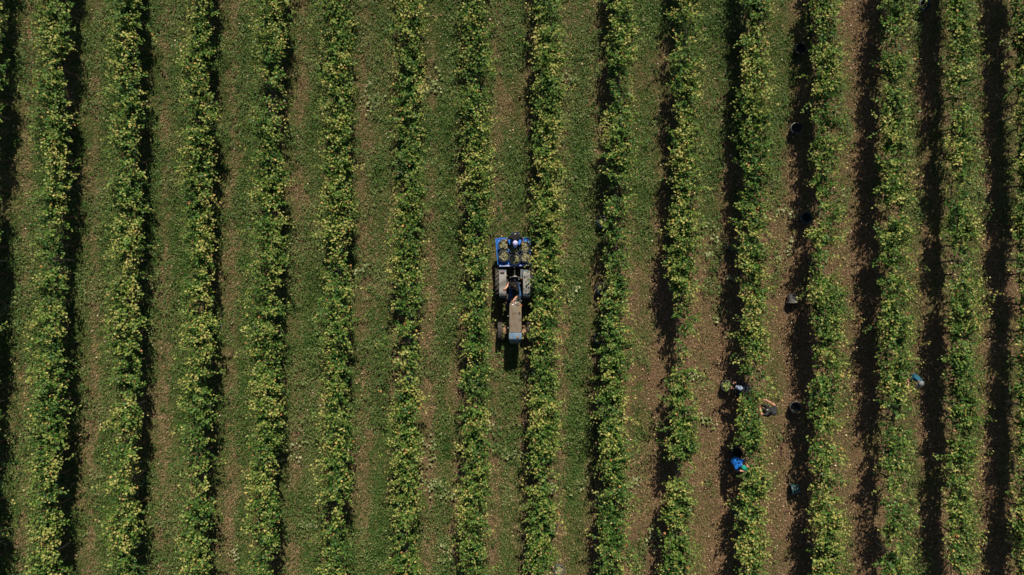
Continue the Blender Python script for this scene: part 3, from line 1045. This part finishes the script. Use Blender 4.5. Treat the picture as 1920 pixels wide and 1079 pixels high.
gr = g.build('grille', [M['fender_blue'], M['iron']], tr, smooth=True)
# dashboard and steering wheel
g = MB(); g.loft([hood_sec(hy(566.4, 1.2), .155, 1.13, .72), hood_sec(hy(568.6, 1.2), .18, 1.175, .72)]); g.v = [(x + hx, y, z) for x, y, z in g.v]
g.build('dashboard', M['steel'], tr, bevel=.006)
for (px, py, w_, h_, mt_) in ((962, 571.6, .075, .05, 'plate'), (969.5, 571.5, .06, .07, 'hood'), (973.5, 570, .04, .12, 'rust')):
    g = MB(); g.box(Q(px, py, 1.225), (w_, h_, .02), Matrix.Rotation(.4, 3, 'Z')); g.build('dash_fitting', M[mt_], tr, bevel=.004)
sw = Q(967, 562.6, 1.16)
q = Matrix.Translation(sw) @ Matrix.Rotation(R(-18), 4, 'X')
g = MB()
g.tube([q @ Vector((.17 * math.cos(2 * math.pi * k / 28), .17 * math.sin(2 * math.pi * k / 28), 0)) for k in range(28)], .0125, 8, closed=True)
wo = g.build('steering_wheel', M['seat'], tr, smooth=True)
g = MB()
for k in range(3):
    a = 2 * math.pi * k / 3 + .5
    g.tube([q @ Vector((.02 * math.cos(a), .02 * math.sin(a), -.02)), q @ Vector((.165 * math.cos(a), .165 * math.sin(a), 0))], .008, 6)
g.ball(q @ Vector((0, 0, -.015)), .032)
g.tube([q @ Vector((0, 0, -.02)), q @ Vector((0, -.03, -.36))], .02, 8)
g.build('spokes', M['steel'], wo, smooth=True)
g = MB(); p = Q(977.2, 573.2, 1.14); g.lathe([(0, .035), (.026, .035), (.03, 0), (.03, -.02), (0, -.02)], Matrix.Translation(p), 12); g.bar(p + Vector((0, 0, -.02)), p + Vector((-.07, 0, -.03)), .012, .012); g.build('indicator_lamp', M['orange'], tr, smooth=True)
g = MB(); p = Q(977.4, 564.6, 1.02); g.tube([p + Vector((-.10, -.02, -.1)), p], .010, 6); g.ball(p, .022); g.build('throttle_lever', M['steel'], tr, smooth=True)
# front axle with steering arms
g = MB()
g.tube([(-.43, FX.y, .345), (.43, FX.y, .345)], .045, 10)
g.box((0, FX.y, .42), (.20, .22, .16))
for s in (-1, 1):
    g.bar((s * .40, FX.y + .14, .46), (s * .30, FX.y - .06, .50), .10, .06)
    g.tube([(s * .40, FX.y, .25), (s * .40, FX.y, .56)], .036, 10)
g.tube([(-.38, FX.y + .19, .42), (.38, FX.y + .19, .42)], .016, 7)
g.build('front_axle', M['rust'], tr, bevel=.006)
g = MB()
for (px, py) in ((952.6, 593), (952.4, 615.5)):
    p = Q(px, py, 1.05); g.lathe([(0, .02), (.022, .015), (.022, -.015), (0, -.02)], Matrix.Translation(p) @ Matrix.Rotation(R(90), 4, 'Y'), 10); g.bar(p, p + Vector((.07, 0, 0)), .016, .016)
g.build('side_lamp', M['steel'], tr)

# ------------------------------------------------------------------ blue carrier box behind the tractor
Zf = 0.74
c0 = P(963, 473, Zf)
tray = empty('carrier_box', (c0.x, c0.y, 0))
tag(tray, 'open blue steel carrier box on the back of the tractor, full of buckets', 'carrier')


def U(px, py, z):
    return P(px, py, z) - Vector((c0.x, c0.y, 0))


A, B, Cc, D = U(934, 448, Zf), U(993.2, 447.2, Zf), U(993, 496.5, Zf), U(936.5, 497.5, Zf)


def slab(pts, dz):
    n = len(pts)
    b = MB()
    b.add([*pts, *[p + Vector(dz) for p in pts]], [tuple(range(n)), tuple(range(2 * n - 1, n - 1, -1))] + [(k, (k + 1) % n, n + (k + 1) % n, n + k) for k in range(n)])
    return b


slab([A, B, Cc, D], (0, 0, -.02)).build('floor', M['blue'], tray)
hgt = .21
g = slab([A + Vector((-.002, 0, 0)), D + Vector((-.002, 0, 0)), D + Vector((-.045, 0, hgt)), A + Vector((-.085, .01, hgt))], (-.014, 0, .004)); g.build('side_panel', M['blue'], tray)
g = slab([B + Vector((.002, 0, 0)), Cc + Vector((.002, 0, 0)), Cc + Vector((.012, 0, hgt)), B + Vector((.016, .0, hgt))], (.014, 0, .004)); g.build('side_panel', M['blue'], tray)
fp = slab([D + Vector((0, -.002, 0)), Cc + Vector((0, -.002, 0)), Cc + Vector((-.02, -.02, hgt)), D + Vector((0, -.02, hgt))], (0, -.014, .004)).build('front_panel', M['blue'], tray)
g = MB(); g.bar(D + Vector((.0, -.035, hgt)), Cc + Vector((-.06, -.030, hgt - .01)), .055, .018); g.build('worn_edge', M['blue_worn'], fp, bevel=.004)
g = MB(); g.bar(A + Vector((0, .012, .012)), B + Vector((0, .012, .012)), .03, .03); g.build('rear_lip', M['blue'], tray, bevel=.004)
for k in range(2):
    a_, b_ = A.lerp(B, .345 + .30 * k), D.lerp(Cc, .345 + .30 * k)
    g = MB(); g.bar(a_ + Vector((0, -.03, .008)), b_ + Vector((0, .02, .008)), .03, .016); g.build('floor_rib', M['blue'], tray, bevel=.003)
g = MB()
for s in (-.36, .36):
    g.bar((s, .48, .69), (s, -.50, .69), .06, .06)
g.bar((-.40, -.515, .69), (.40, -.515, .69), .06, .06)
for s in (-.2, .2):
    g.bar((s, -.55, .74), (s, -.60, .40), .05, .05)
g.build('support_frame', M['iron'], tray, bevel=.006)

# ------------------------------------------------------------------ buckets
def bucket_mesh(h, r, rb):
    b = MB()
    b.lathe([(0, 0), (rb, 0), (rb + (r - rb) * .5, h * .5), (r * .985, h * .93), (r, h * .93), (r + .013, h * .94), (r + .015, h * .985), (r + .006, h), (r - .006, h), (r - .012, h * .93), (rb + (r - rb) * .5 - .008, h * .5), (rb - .006, .012), (0, .012)], None, 36)
    return b


def handle_mesh(h, r):
    b = MB()
    rr = r + .018
    b.tube([(rr * math.cos(a), -rr * math.sin(a) * .96, h - .03 - .02 * math.sin(a)) for a in [math.pi * k / 16 for k in range(17)]], .0045, 6)
    for s in (-1, 1):
        b.ball((s * rr, 0, h - .03), .014, 8, 5)
    return b


BH, BR, BB = .32, .195, .155
_protos = {}


def make_bucket(label, loc, mat='bucket', rz=0.0, tilt=None, h=BH, r=BR, rb=BB, group='grape picking buckets'):
    key = (mat, h, r)
    if key not in _protos:
        root = empty('bucket', (0, 0, 0))
        bucket_mesh(h, r, rb).build('shell', M[mat], root, smooth=True)
        handle_mesh(h, r).build('handle', M['steel'], root, smooth=True)
        _protos[key] = root
        o = root
    else:
        o = copy_tree(_protos[key])
    o.location = loc
    o.rotation_euler = tilt if tilt else (0, 0, rz)
    tag(o, label, 'bucket', group)
    return o


def heap_mesh(seed, r, n=30, leafy=0.0, dark=0.0, dome=.05):
    """bunches of grapes filling a bucket"""
    rg = np.random.default_rng(seed)
    ico = bmesh.new()
    bmesh.ops.create_icosphere(ico, subdivisions=1, radius=1.0)
    bv = np.array([v.co[:] for v in ico.verts]); bf = np.array([[v.index for v in f.verts] for f in ico.faces])
    ico.free()
    V, F, Hh = [], [], []
    c = 0
    for k in range(n):
        a = rg.uniform(0, 6.283); q = math.sqrt(rg.uniform(0, 1)) * (r - .03)
        cx_, cy_ = q * math.cos(a), q * math.sin(a)
        cz = dome * (1 - (q / r) ** 2) + rg.uniform(-.012, .015)
        da = rg.uniform(0, 6.283); ln = rg.uniform(.05, .085)
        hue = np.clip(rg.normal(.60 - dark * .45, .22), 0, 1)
        for g_ in range(15):
            t = rg.uniform(-1, 1)
            w = .028 * (1 - .55 * abs(t))
            x = cx_ + math.cos(da) * t * ln + rg.normal(0, w * .6); y = cy_ + math.sin(da) * t * ln + rg.normal(0, w * .6)
            d = math.hypot(x, y)
            if d > r - .014:
                x *= (r - .014) / d; y *= (r - .014) / d
            z = cz + rg.uniform(-.01, .022)
            rad = rg.uniform(.0095, .0135)
            V.append(bv * rad + np.array([x, y, z])); F.append(bf + c); c += len(bv)
            Hh.append(np.full(len(bv), np.clip(hue + rg.normal(0, .06), 0, 1)))
    # bed under the bunches
    me = np_mesh('bunches', np.concatenate(V), np.concatenate(F), {'hue': np.concatenate(Hh)})
    me.polygons.foreach_set('use_smooth', np.ones(len(me.polygons), bool))
    return me


HEAPS = [heap_mesh(50 + k, .172, 27) for k in range(3)]
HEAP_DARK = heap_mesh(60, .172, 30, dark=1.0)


def make_heap(label, loc, k, z, leaves=0, lhue=.6):
    root = empty('grape_heap', (loc[0], loc[1], z))
    tag(root, label, 'grapes', 'grapes picked into buckets')
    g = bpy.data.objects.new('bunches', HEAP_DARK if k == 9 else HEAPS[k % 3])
    if not g.data.materials: g.data.materials.append(M['grape'])
    g.parent = root
    g.rotation_euler = (0, 0, random.uniform(0, 6.28))
    COL.objects.link(g)
    b = MB(); b.lathe([(0, .022), (.09, .012), (.165, -.02), (.165, -.06), (0, -.06)], None, 24)
    o = b.build('dark_bed', M['heap_bed'], root)  # dark green-brown bed showing as the gaps between bunches
    if leaves:
        n = leaves
        a = rng.uniform(0, 6.28, n); q_ = np.sqrt(rng.random(n)) * .14
        pos = np.stack([q_ * np.cos(a), q_ * np.sin(a), .045 + rng.uniform(0, .03, n)], -1)
        nr_ = np.stack([rng.normal(0, .3, n), rng.normal(0, .3, n), np.ones(n)], -1)
        tp = np.stack([rng.normal(0, 1, n), rng.normal(0, 1, n), np.zeros(n)], -1)
        link('leaves', leaf_mesh('leaves', pos, nr_, tp, rng.uniform(.07, .11, n), np.clip(rng.normal(lhue, .12, n), 0, .9)), M['leaf'], root)
    return root


M['heap_bed'] = mat_paint('dark_green_bed', (0.045, 0.055, 0.022), (0.09, 0.09, 0.04), 30, 0.6)

rim = Zf + BH
for k, (px, py, where, hk) in enumerate(((944.7, 460.3, 'back left', 0), (964.6, 465.8, 'back middle, grapes darkened for loader shade', 9), (984.2, 463.6, 'back right', 2),  # back middle takes the dark heap, loader shade put into its colour
                                         (945.0, 481.0, 'front left', 1), (965.6, 486.0, 'front middle', 2), (985.5, 482.6, 'front right', 0))):
    p = P(px, py, rim)
    make_bucket('black bucket of grapes on the blue carrier box, ' + where, (p.x, p.y, Zf + .017), 'bucket', rz=random.uniform(0, 6.28), group='buckets on the carrier box')
    make_heap('heap of pale grapes in the carrier bucket ' + where, (p.x, p.y), hk, Zf + .017 + BH - .055)

FIELD = [  # photo x, y of the rim, material, fill, label
    (1363.0, 724.0, 'bucket_grey', 'leafy', 'bucket of grapes and leaves beside the picker in the pale cap'),
    (1382.0, 850.5, 'bucket', None, 'empty black bucket just behind the picker in the blue shirt'),
    (1492.0, 764.0, 'bucket', None, 'black bucket in shade right of the picker in the dark shirt'),
    (1502.0, 91.0, 'bucket', None, 'topmost black bucket in the shade of the fifth row right of tractor'),
    (1493.5, 240.5, 'bucket', None, 'black bucket at the sunlit edge of shade, near the upper right'),
    (1512.5, 408.5, 'bucket_teal', None, 'dark teal bucket with a clean rim standing empty in shade'),
    (1377.0, 463.5, 'bucket', 'leafy', 'bucket with sunlit vine leaves lying over its grapes'),
    (1130.0, 416.0, 'bucket_blue', 'dark', 'uppermost of the three blue rimmed buckets tucked under the vines'),
    (1128.0, 541.5, 'bucket_blue', 'dark', 'middle of the three blue rimmed buckets tucked under the vines'),
    (1124.5, 635.0, 'bucket_blue', 'dark', 'lowest of the three blue rimmed buckets tucked under the vines'),
    (1031.0, 915.0, 'bucket', 'full', 'full bucket half under the vines, first below the tractor on the right'),
    (1034.0, 990.0, 'bucket', 'full', 'full sunlit bucket casting a shadow, between two others below the tractor'),
    (1048.5, 1071.0, 'bucket_grey', 'full', 'grey bucket heaped with grapes at the bottom edge'),
    (1735.0, 8.0, 'bucket_blue', None, 'dim blue bucket in deep shade at the top edge'),
]
for k, (px, py, mt_, fill, lab) in enumerate(FIELD):
    p = P(px, py, BH)
    make_bucket(lab, (p.x, p.y, 0.0), mt_, rz=random.uniform(0, 6.28))
    if fill:
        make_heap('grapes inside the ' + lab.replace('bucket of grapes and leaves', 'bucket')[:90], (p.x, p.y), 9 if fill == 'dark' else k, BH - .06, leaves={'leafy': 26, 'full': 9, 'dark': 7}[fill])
# two buckets lying on their sides
p = P(1485, 559, .18)
make_bucket('dusty grey bucket lying on its side in the sun, mouth towards the bottom', (p.x, p.y + .14, BR - .012), 'bucket_grey', tilt=(R(93), 0, R(3)))
p = P(1490, 917, .2)
make_bucket('dark teal bucket lying on its side in shade, mouth to the left', (p.x + .17, p.y, BR - .012), 'bucket_teal', tilt=(R(93), 0, R(-83)))

# ------------------------------------------------------------------ the people
person('person standing in charcoal shirt and dark cap, arms reaching into the vines', P3, rz3, STAND,
       dict(top=M['charcoal_shirt'], leg=M['dark_jeans'], shoe=M['shoe']), hat=M['dark_cap'], group='grape pickers',
       printed=((.05, -.137, 1.30), (0, -1, .15), (0, 0, 1), (.06, .09)))
person('person in bright blue shirt and green cap bending into the vine row', P4, rz4, STOOP,
       dict(top=M['blue_shirt'], leg=M['dark_jeans'], shoe=M['brown_shoe']), hat=M['green_cap'], group='grape pickers', up=(0, -.3, 1))
person('person in pale blue cap half hidden by vine leaves, next to a bucket', P5, rz5, BEND,
       dict(top=M['dark_shirt'], arm=M['dark_shirt'], leg=M['dark_jeans'], shoe=M['shoe']), hat=M['pale_cap'], group='grape pickers', up=(0, -.5, 1))
person('person in teal shirt and grey cap bending in the dark lane far right', P6, rz6, STOOP,
       dict(top=M['teal_shirt'], leg=M['dark_jeans'], shoe=M['shoe']), hat=M['grey_cap'], group='grape pickers', up=(0, -.3, 1))

# loader behind the carrier box
o = P(966, 440.5, .95)
LOAD = sym({'pelvis': (0, 0, .95), 'spine': (0, -.06, 1.12), 'chest': (0, -.15, 1.29), 'neck': (0, -.25, 1.42), 'head': (.0, -.33, 1.52),
            'sh_': (.185, -.14, 1.33), 'hip_': (.09, 0, .91), 'kn_': (.11, .0, .50), 'an_': (.12, .04, .075)})
for s, (ex, ey, wx, wy) in (('a', (954, 446.5, 950.8, 450.5)), ('b', (979.5, 448.5, 979, 455.5))):
    e_, w_ = P(ex, ey, 1.20), P(wx, wy, 1.16)
    LOAD['el_' + s] = (e_.x - o.x, e_.y - o.y, 1.20)
    LOAD['wr_' + s] = (w_.x - o.x, w_.y - o.y, 1.14)
person('person in black shirt and lavender cap leaning over the carrier box', (o.x, o.y, 0), 0, LOAD,
       dict(top=M['black_shirt'], hand=M['glove'], leg=M['jeans'], shoe=M['shoe']), hat=M['lavender'], up=(0, -.35, 1),
       printed=((0, .015, 1.26), (0, .75, .66), (0, -.66, .75), (.05, .03)))

# driver on the seat
o = P(965, 531, .85)


def DV(px, py, z):
    p = P(px, py, z)
    return (p.x - o.x, p.y - o.y, z)


DRIVE = {'pelvis': (0, 0, .90), 'spine': DV(965, 535, 1.06), 'chest': DV(964.5, 540, 1.25), 'neck': DV(962.5, 539, 1.38), 'head': DV(962.0, 536.5, 1.50), 'crown': DV(959.4, 535.2, 1.56),
         'sh_a': DV(956.8, 534, 1.31), 'sh_b': DV(972, 546.5, 1.28), 'el_a': DV(955.0, 531.0, 1.12), 'wr_a': DV(948.8, 540.8, 1.25), 'palm_a': DV(946.2, 543.4, 1.245),
         'el_b': DV(970.3, 555, 1.14), 'wr_b': DV(963.6, 563, 1.19), 'palm_b': DV(961.3, 566.2, 1.20),
         'hip_a': (-.10, -.02, .88), 'hip_b': (.10, -.02, .88), 'kn_a': (-.155, -.47, .92), 'kn_b': (.19, -.47, .92), 'an_a': (-.21, -.62, .62), 'an_b': (.235, -.62, .62), 'toe_a': (-.215, -.78, .60), 'toe_b': (.24, -.78, .60)}
person('person in black shirt and blue jeans driving the tractor, hand on mudguard', (o.x, o.y, 0), 0, DRIVE,
       dict(top=M['black_shirt'], leg=M['jeans'], shoe=M['shoe']), hat=None, look=R(-8))

# ------------------------------------------------------------------ ground cover
XW, YW = 20.4, 11.8


def scatter(n):
    return rng.uniform(-XW, XW, n), rng.uniform(-YW, YW, n)


def blades(name, x, y, ln, wd, hue, mat, lo=.5, hi=1.35):
    n = len(x)
    az = rng.uniform(0, 6.283, n)
    ti = rng.uniform(lo, hi, n)                                   # lean from upright
    d = np.stack([np.cos(az) * np.sin(ti), np.sin(az) * np.sin(ti), np.cos(ti)], -1)
    s = np.stack([-np.sin(az), np.cos(az), np.zeros(n)], -1)
    b = np.stack([x, y, np.full(n, -.03)], -1)
    mid = b + d * (ln * .55)[:, None]
    tipz = d * ln[:, None]
    tipz[:, 2] *= .8
    V = np.stack([b - s * (wd / 2)[:, None], b + s * (wd / 2)[:, None], mid + s * (wd * .4)[:, None], b + tipz, mid - s * (wd * .4)[:, None]], 1)
    F = (np.arange(n) * 5)[:, None] + np.arange(5)[None]
    return link(name, np_mesh(name, V.reshape(-1, 3), F, {'hue': np.repeat(np.clip(hue, 0, 1), 5)}), mat)


x, y = scatter(950000)
g = greenness(x, y)
tuft = fbm(x * 2.6, y * 2.6, 21, 3)
keep = rng.random(len(x)) < 0.58 + 0.75 * np.clip((g - .2) * 1.1 + (tuft - .5) * 1.6, 0, 1)
x, y, g, tuft = x[keep], y[keep], g[keep], tuft[keep]
dry = fbm(x * 0.8, y * 0.5, 33, 3)
idx, u = lane_coord(x, y)
straw = .36 * np.exp(-((u - .30) / .09) ** 2) * (idx < 9) + .10 * np.exp(-((u - .74) / .08) ** 2)
hue = np.clip(0.92 - 0.52 * g + straw + (dry - .5) * .8 + (fbm(x * 7, y * 7, 35, 2) - .5) * .75 + rng.normal(0, .20, len(x)), 0, 1)
ln = rng.uniform(.06, .17, len(x)) * (.6 + .4 * g + 1.3 * np.clip(tuft - .5, 0, .4))
gr_o = blades('grass', x, y, ln, rng.uniform(.008, .019, len(x)), hue, M['grass'])
tag(gr_o, 'green and straw coloured grass covering the lanes between vine rows', 'grass', kind='stuff')

# broad leaved weeds in patches
x, y = scatter(800000)
g = greenness(x, y)
pt = fbm(x * 1.0, y * 0.7, 70, 4) + 0.35 * (fbm(x * 4.5, y * 4.5, 75, 2) - .5)
idx, u = lane_coord(x, y)
keep = (pt + .60 * (g - .55) + .15 * np.exp(-((u - .5) / .2) ** 2) > .63) & (rng.random(len(x)) < .6)
x, y, pt, g = x[keep], y[keep], pt[keep], g[keep]
n = len(x)
hz = np.clip((pt - .4), 0, .3) * .70 * rng.uniform(.25, 1, n)
hue = np.clip(.44 + (fbm(x * 2, y * 2, 80, 2) - .5) * .8 + rng.normal(0, .16, n), 0, .86)
wd_o = link('weeds', leaf_mesh('weeds', np.stack([x, y, hz], -1), np.stack([rng.normal(0, .4, n), rng.normal(.1, .4, n), np.ones(n)], -1),
            np.stack([rng.normal(0, 1, n), rng.normal(0, 1, n), np.zeros(n)], -1), rng.gamma(5, .0046, n) + .012, hue, 1.1), M['weed'])
tag(wd_o, 'bright green broad leaved weeds growing in patches along the lanes', 'weeds', kind='stuff')

# cut shoots lying in the lanes, pale leaf undersides up
spots = [(1335, 427), (1337, 475), (1285, 950), (820, 150), (815, 160), (800, 170), (700, 200), (790, 825), (818, 830), (812, 905), (838, 930), (795, 905), (1350, 590), (1370, 525),
         (1090, 905), (1060, 920), (940, 845), (965, 850), (1472, 400), (1480, 455), (700, 190), (690, 170), (806, 870), (1070, 150), (1060, 335), (680, 505), (920, 800), (1230, 1010), (1220, 1000),
         (840, 1030), (830, 1050), (1000, 700), (560, 830), (1465, 480), (1352, 455), (1300, 700), (1325, 790), (905, 180), (960, 600), (580, 985), (440, 1040), (640, 240), (1190, 905), (1075, 550), (540, 860)]
PX, PN, PT, PS, PH = [], [], [], [], []
for (px, py) in spots:
    c = P(px, py, 0)
    a = rng.uniform(0, 6.28)
    n = rng.integers(14, 34)
    t = rng.uniform(-.38, .38, n)
    PX.append(np.stack([c.x + np.cos(a) * t + rng.normal(0, .09, n), c.y + np.sin(a) * t + rng.normal(0, .09, n), rng.uniform(.03, .12, n)], -1))
    PN.append(np.stack([rng.normal(0, .4, n), rng.normal(.1, .4, n), np.ones(n)], -1))
    PT.append(np.stack([rng.normal(0, 1, n), rng.normal(0, 1, n), np.zeros(n)], -1))
    PS.append(rng.uniform(.06, .11, n)); PH.append(np.clip(rng.normal(.86, .12, n), .3, 1))
cs = link('cut_vine_leaves', leaf_mesh('cut_vine_leaves', np.concatenate(PX), np.concatenate(PN), np.concatenate(PT), np.concatenate(PS), np.concatenate(PH)), M['weed'])
tag(cs, 'pale cut vine leaves lying in small heaps on the lanes', 'cut leaves', kind='stuff')

# dry leaves
x, y = scatter(230000)
g = greenness(x, y)
keep = rng.random(len(x)) < .10 + .55 * np.clip(.55 - g, 0, 1) + .15 * (fbm(x * .7, y * .7, 90, 3) > .58)
x, y = x[keep], y[keep]
n = len(x)
hue = np.clip(rng.beta(1.5, 1.9, n), 0, 1)
fl = link('dry_leaves', leaf_mesh('dry_leaves', np.stack([x, y, rng.uniform(.0, .05, n)], -1), np.stack([rng.normal(0, .5, n), rng.normal(.1, .5, n), np.ones(n)], -1),
          np.stack([rng.normal(0, 1, n), rng.normal(0, 1, n), np.zeros(n)], -1), rng.gamma(3, .0072, n) + .009, hue, .75), M['litter'])
tag(fl, 'dry brown and pinkish fallen leaves strewn over the soil and grass', 'fallen leaves', kind='stuff')

# dead twigs and stalks
x, y = scatter(42000)
g = greenness(x, y)
keep = rng.random(len(x)) < .12 + .5 * np.clip(.5 - g, 0, 1)
x, y = x[keep], y[keep]
n = len(x)
az = rng.uniform(0, 6.283, n); L = rng.gamma(1.6, .08, n) + .05
cv = rng.normal(0, .25, n)
q = np.linspace(-.5, .5, 4)
pc = np.stack([x[:, None] + np.cos(az)[:, None] * L[:, None] * q - np.sin(az)[:, None] * (cv * L)[:, None] * (q ** 2 * 4),
               y[:, None] + np.sin(az)[:, None] * L[:, None] * q + np.cos(az)[:, None] * (cv * L)[:, None] * (q ** 2 * 4), np.full((n, 4), .025) + rng.uniform(0, .03, (n, 1))], -1)
rd = rng.uniform(.0018, .0048, n)[:, None]
V = np.empty((n, 4, 3, 3))
for k in range(3):
    a = 2 * math.pi * k / 3
    V[:, :, k] = pc + np.stack([-np.sin(az)[:, None] * rd * np.cos(a) * np.ones((1, 4)), np.cos(az)[:, None] * rd * np.cos(a) * np.ones((1, 4)), rd * np.sin(a) * np.ones((1, 4))], -1)
base = (np.arange(n) * 12)[:, None, None]
j = np.arange(3)[None, :, None] * 3; k = np.arange(3)[None, None, :]; k2 = (k + 1) % 3
F = np.stack([base + j + k, base + j + k2, base + j + 3 + k2, base + j + 3 + k], -1).reshape(-1, 4)
tw = link('twigs', np_mesh('twigs', V.reshape(-1, 3), F), M['cane'])
tag(tw, 'dead vine twigs and stalks scattered across the bare brown soil', 'twigs', kind='stuff')
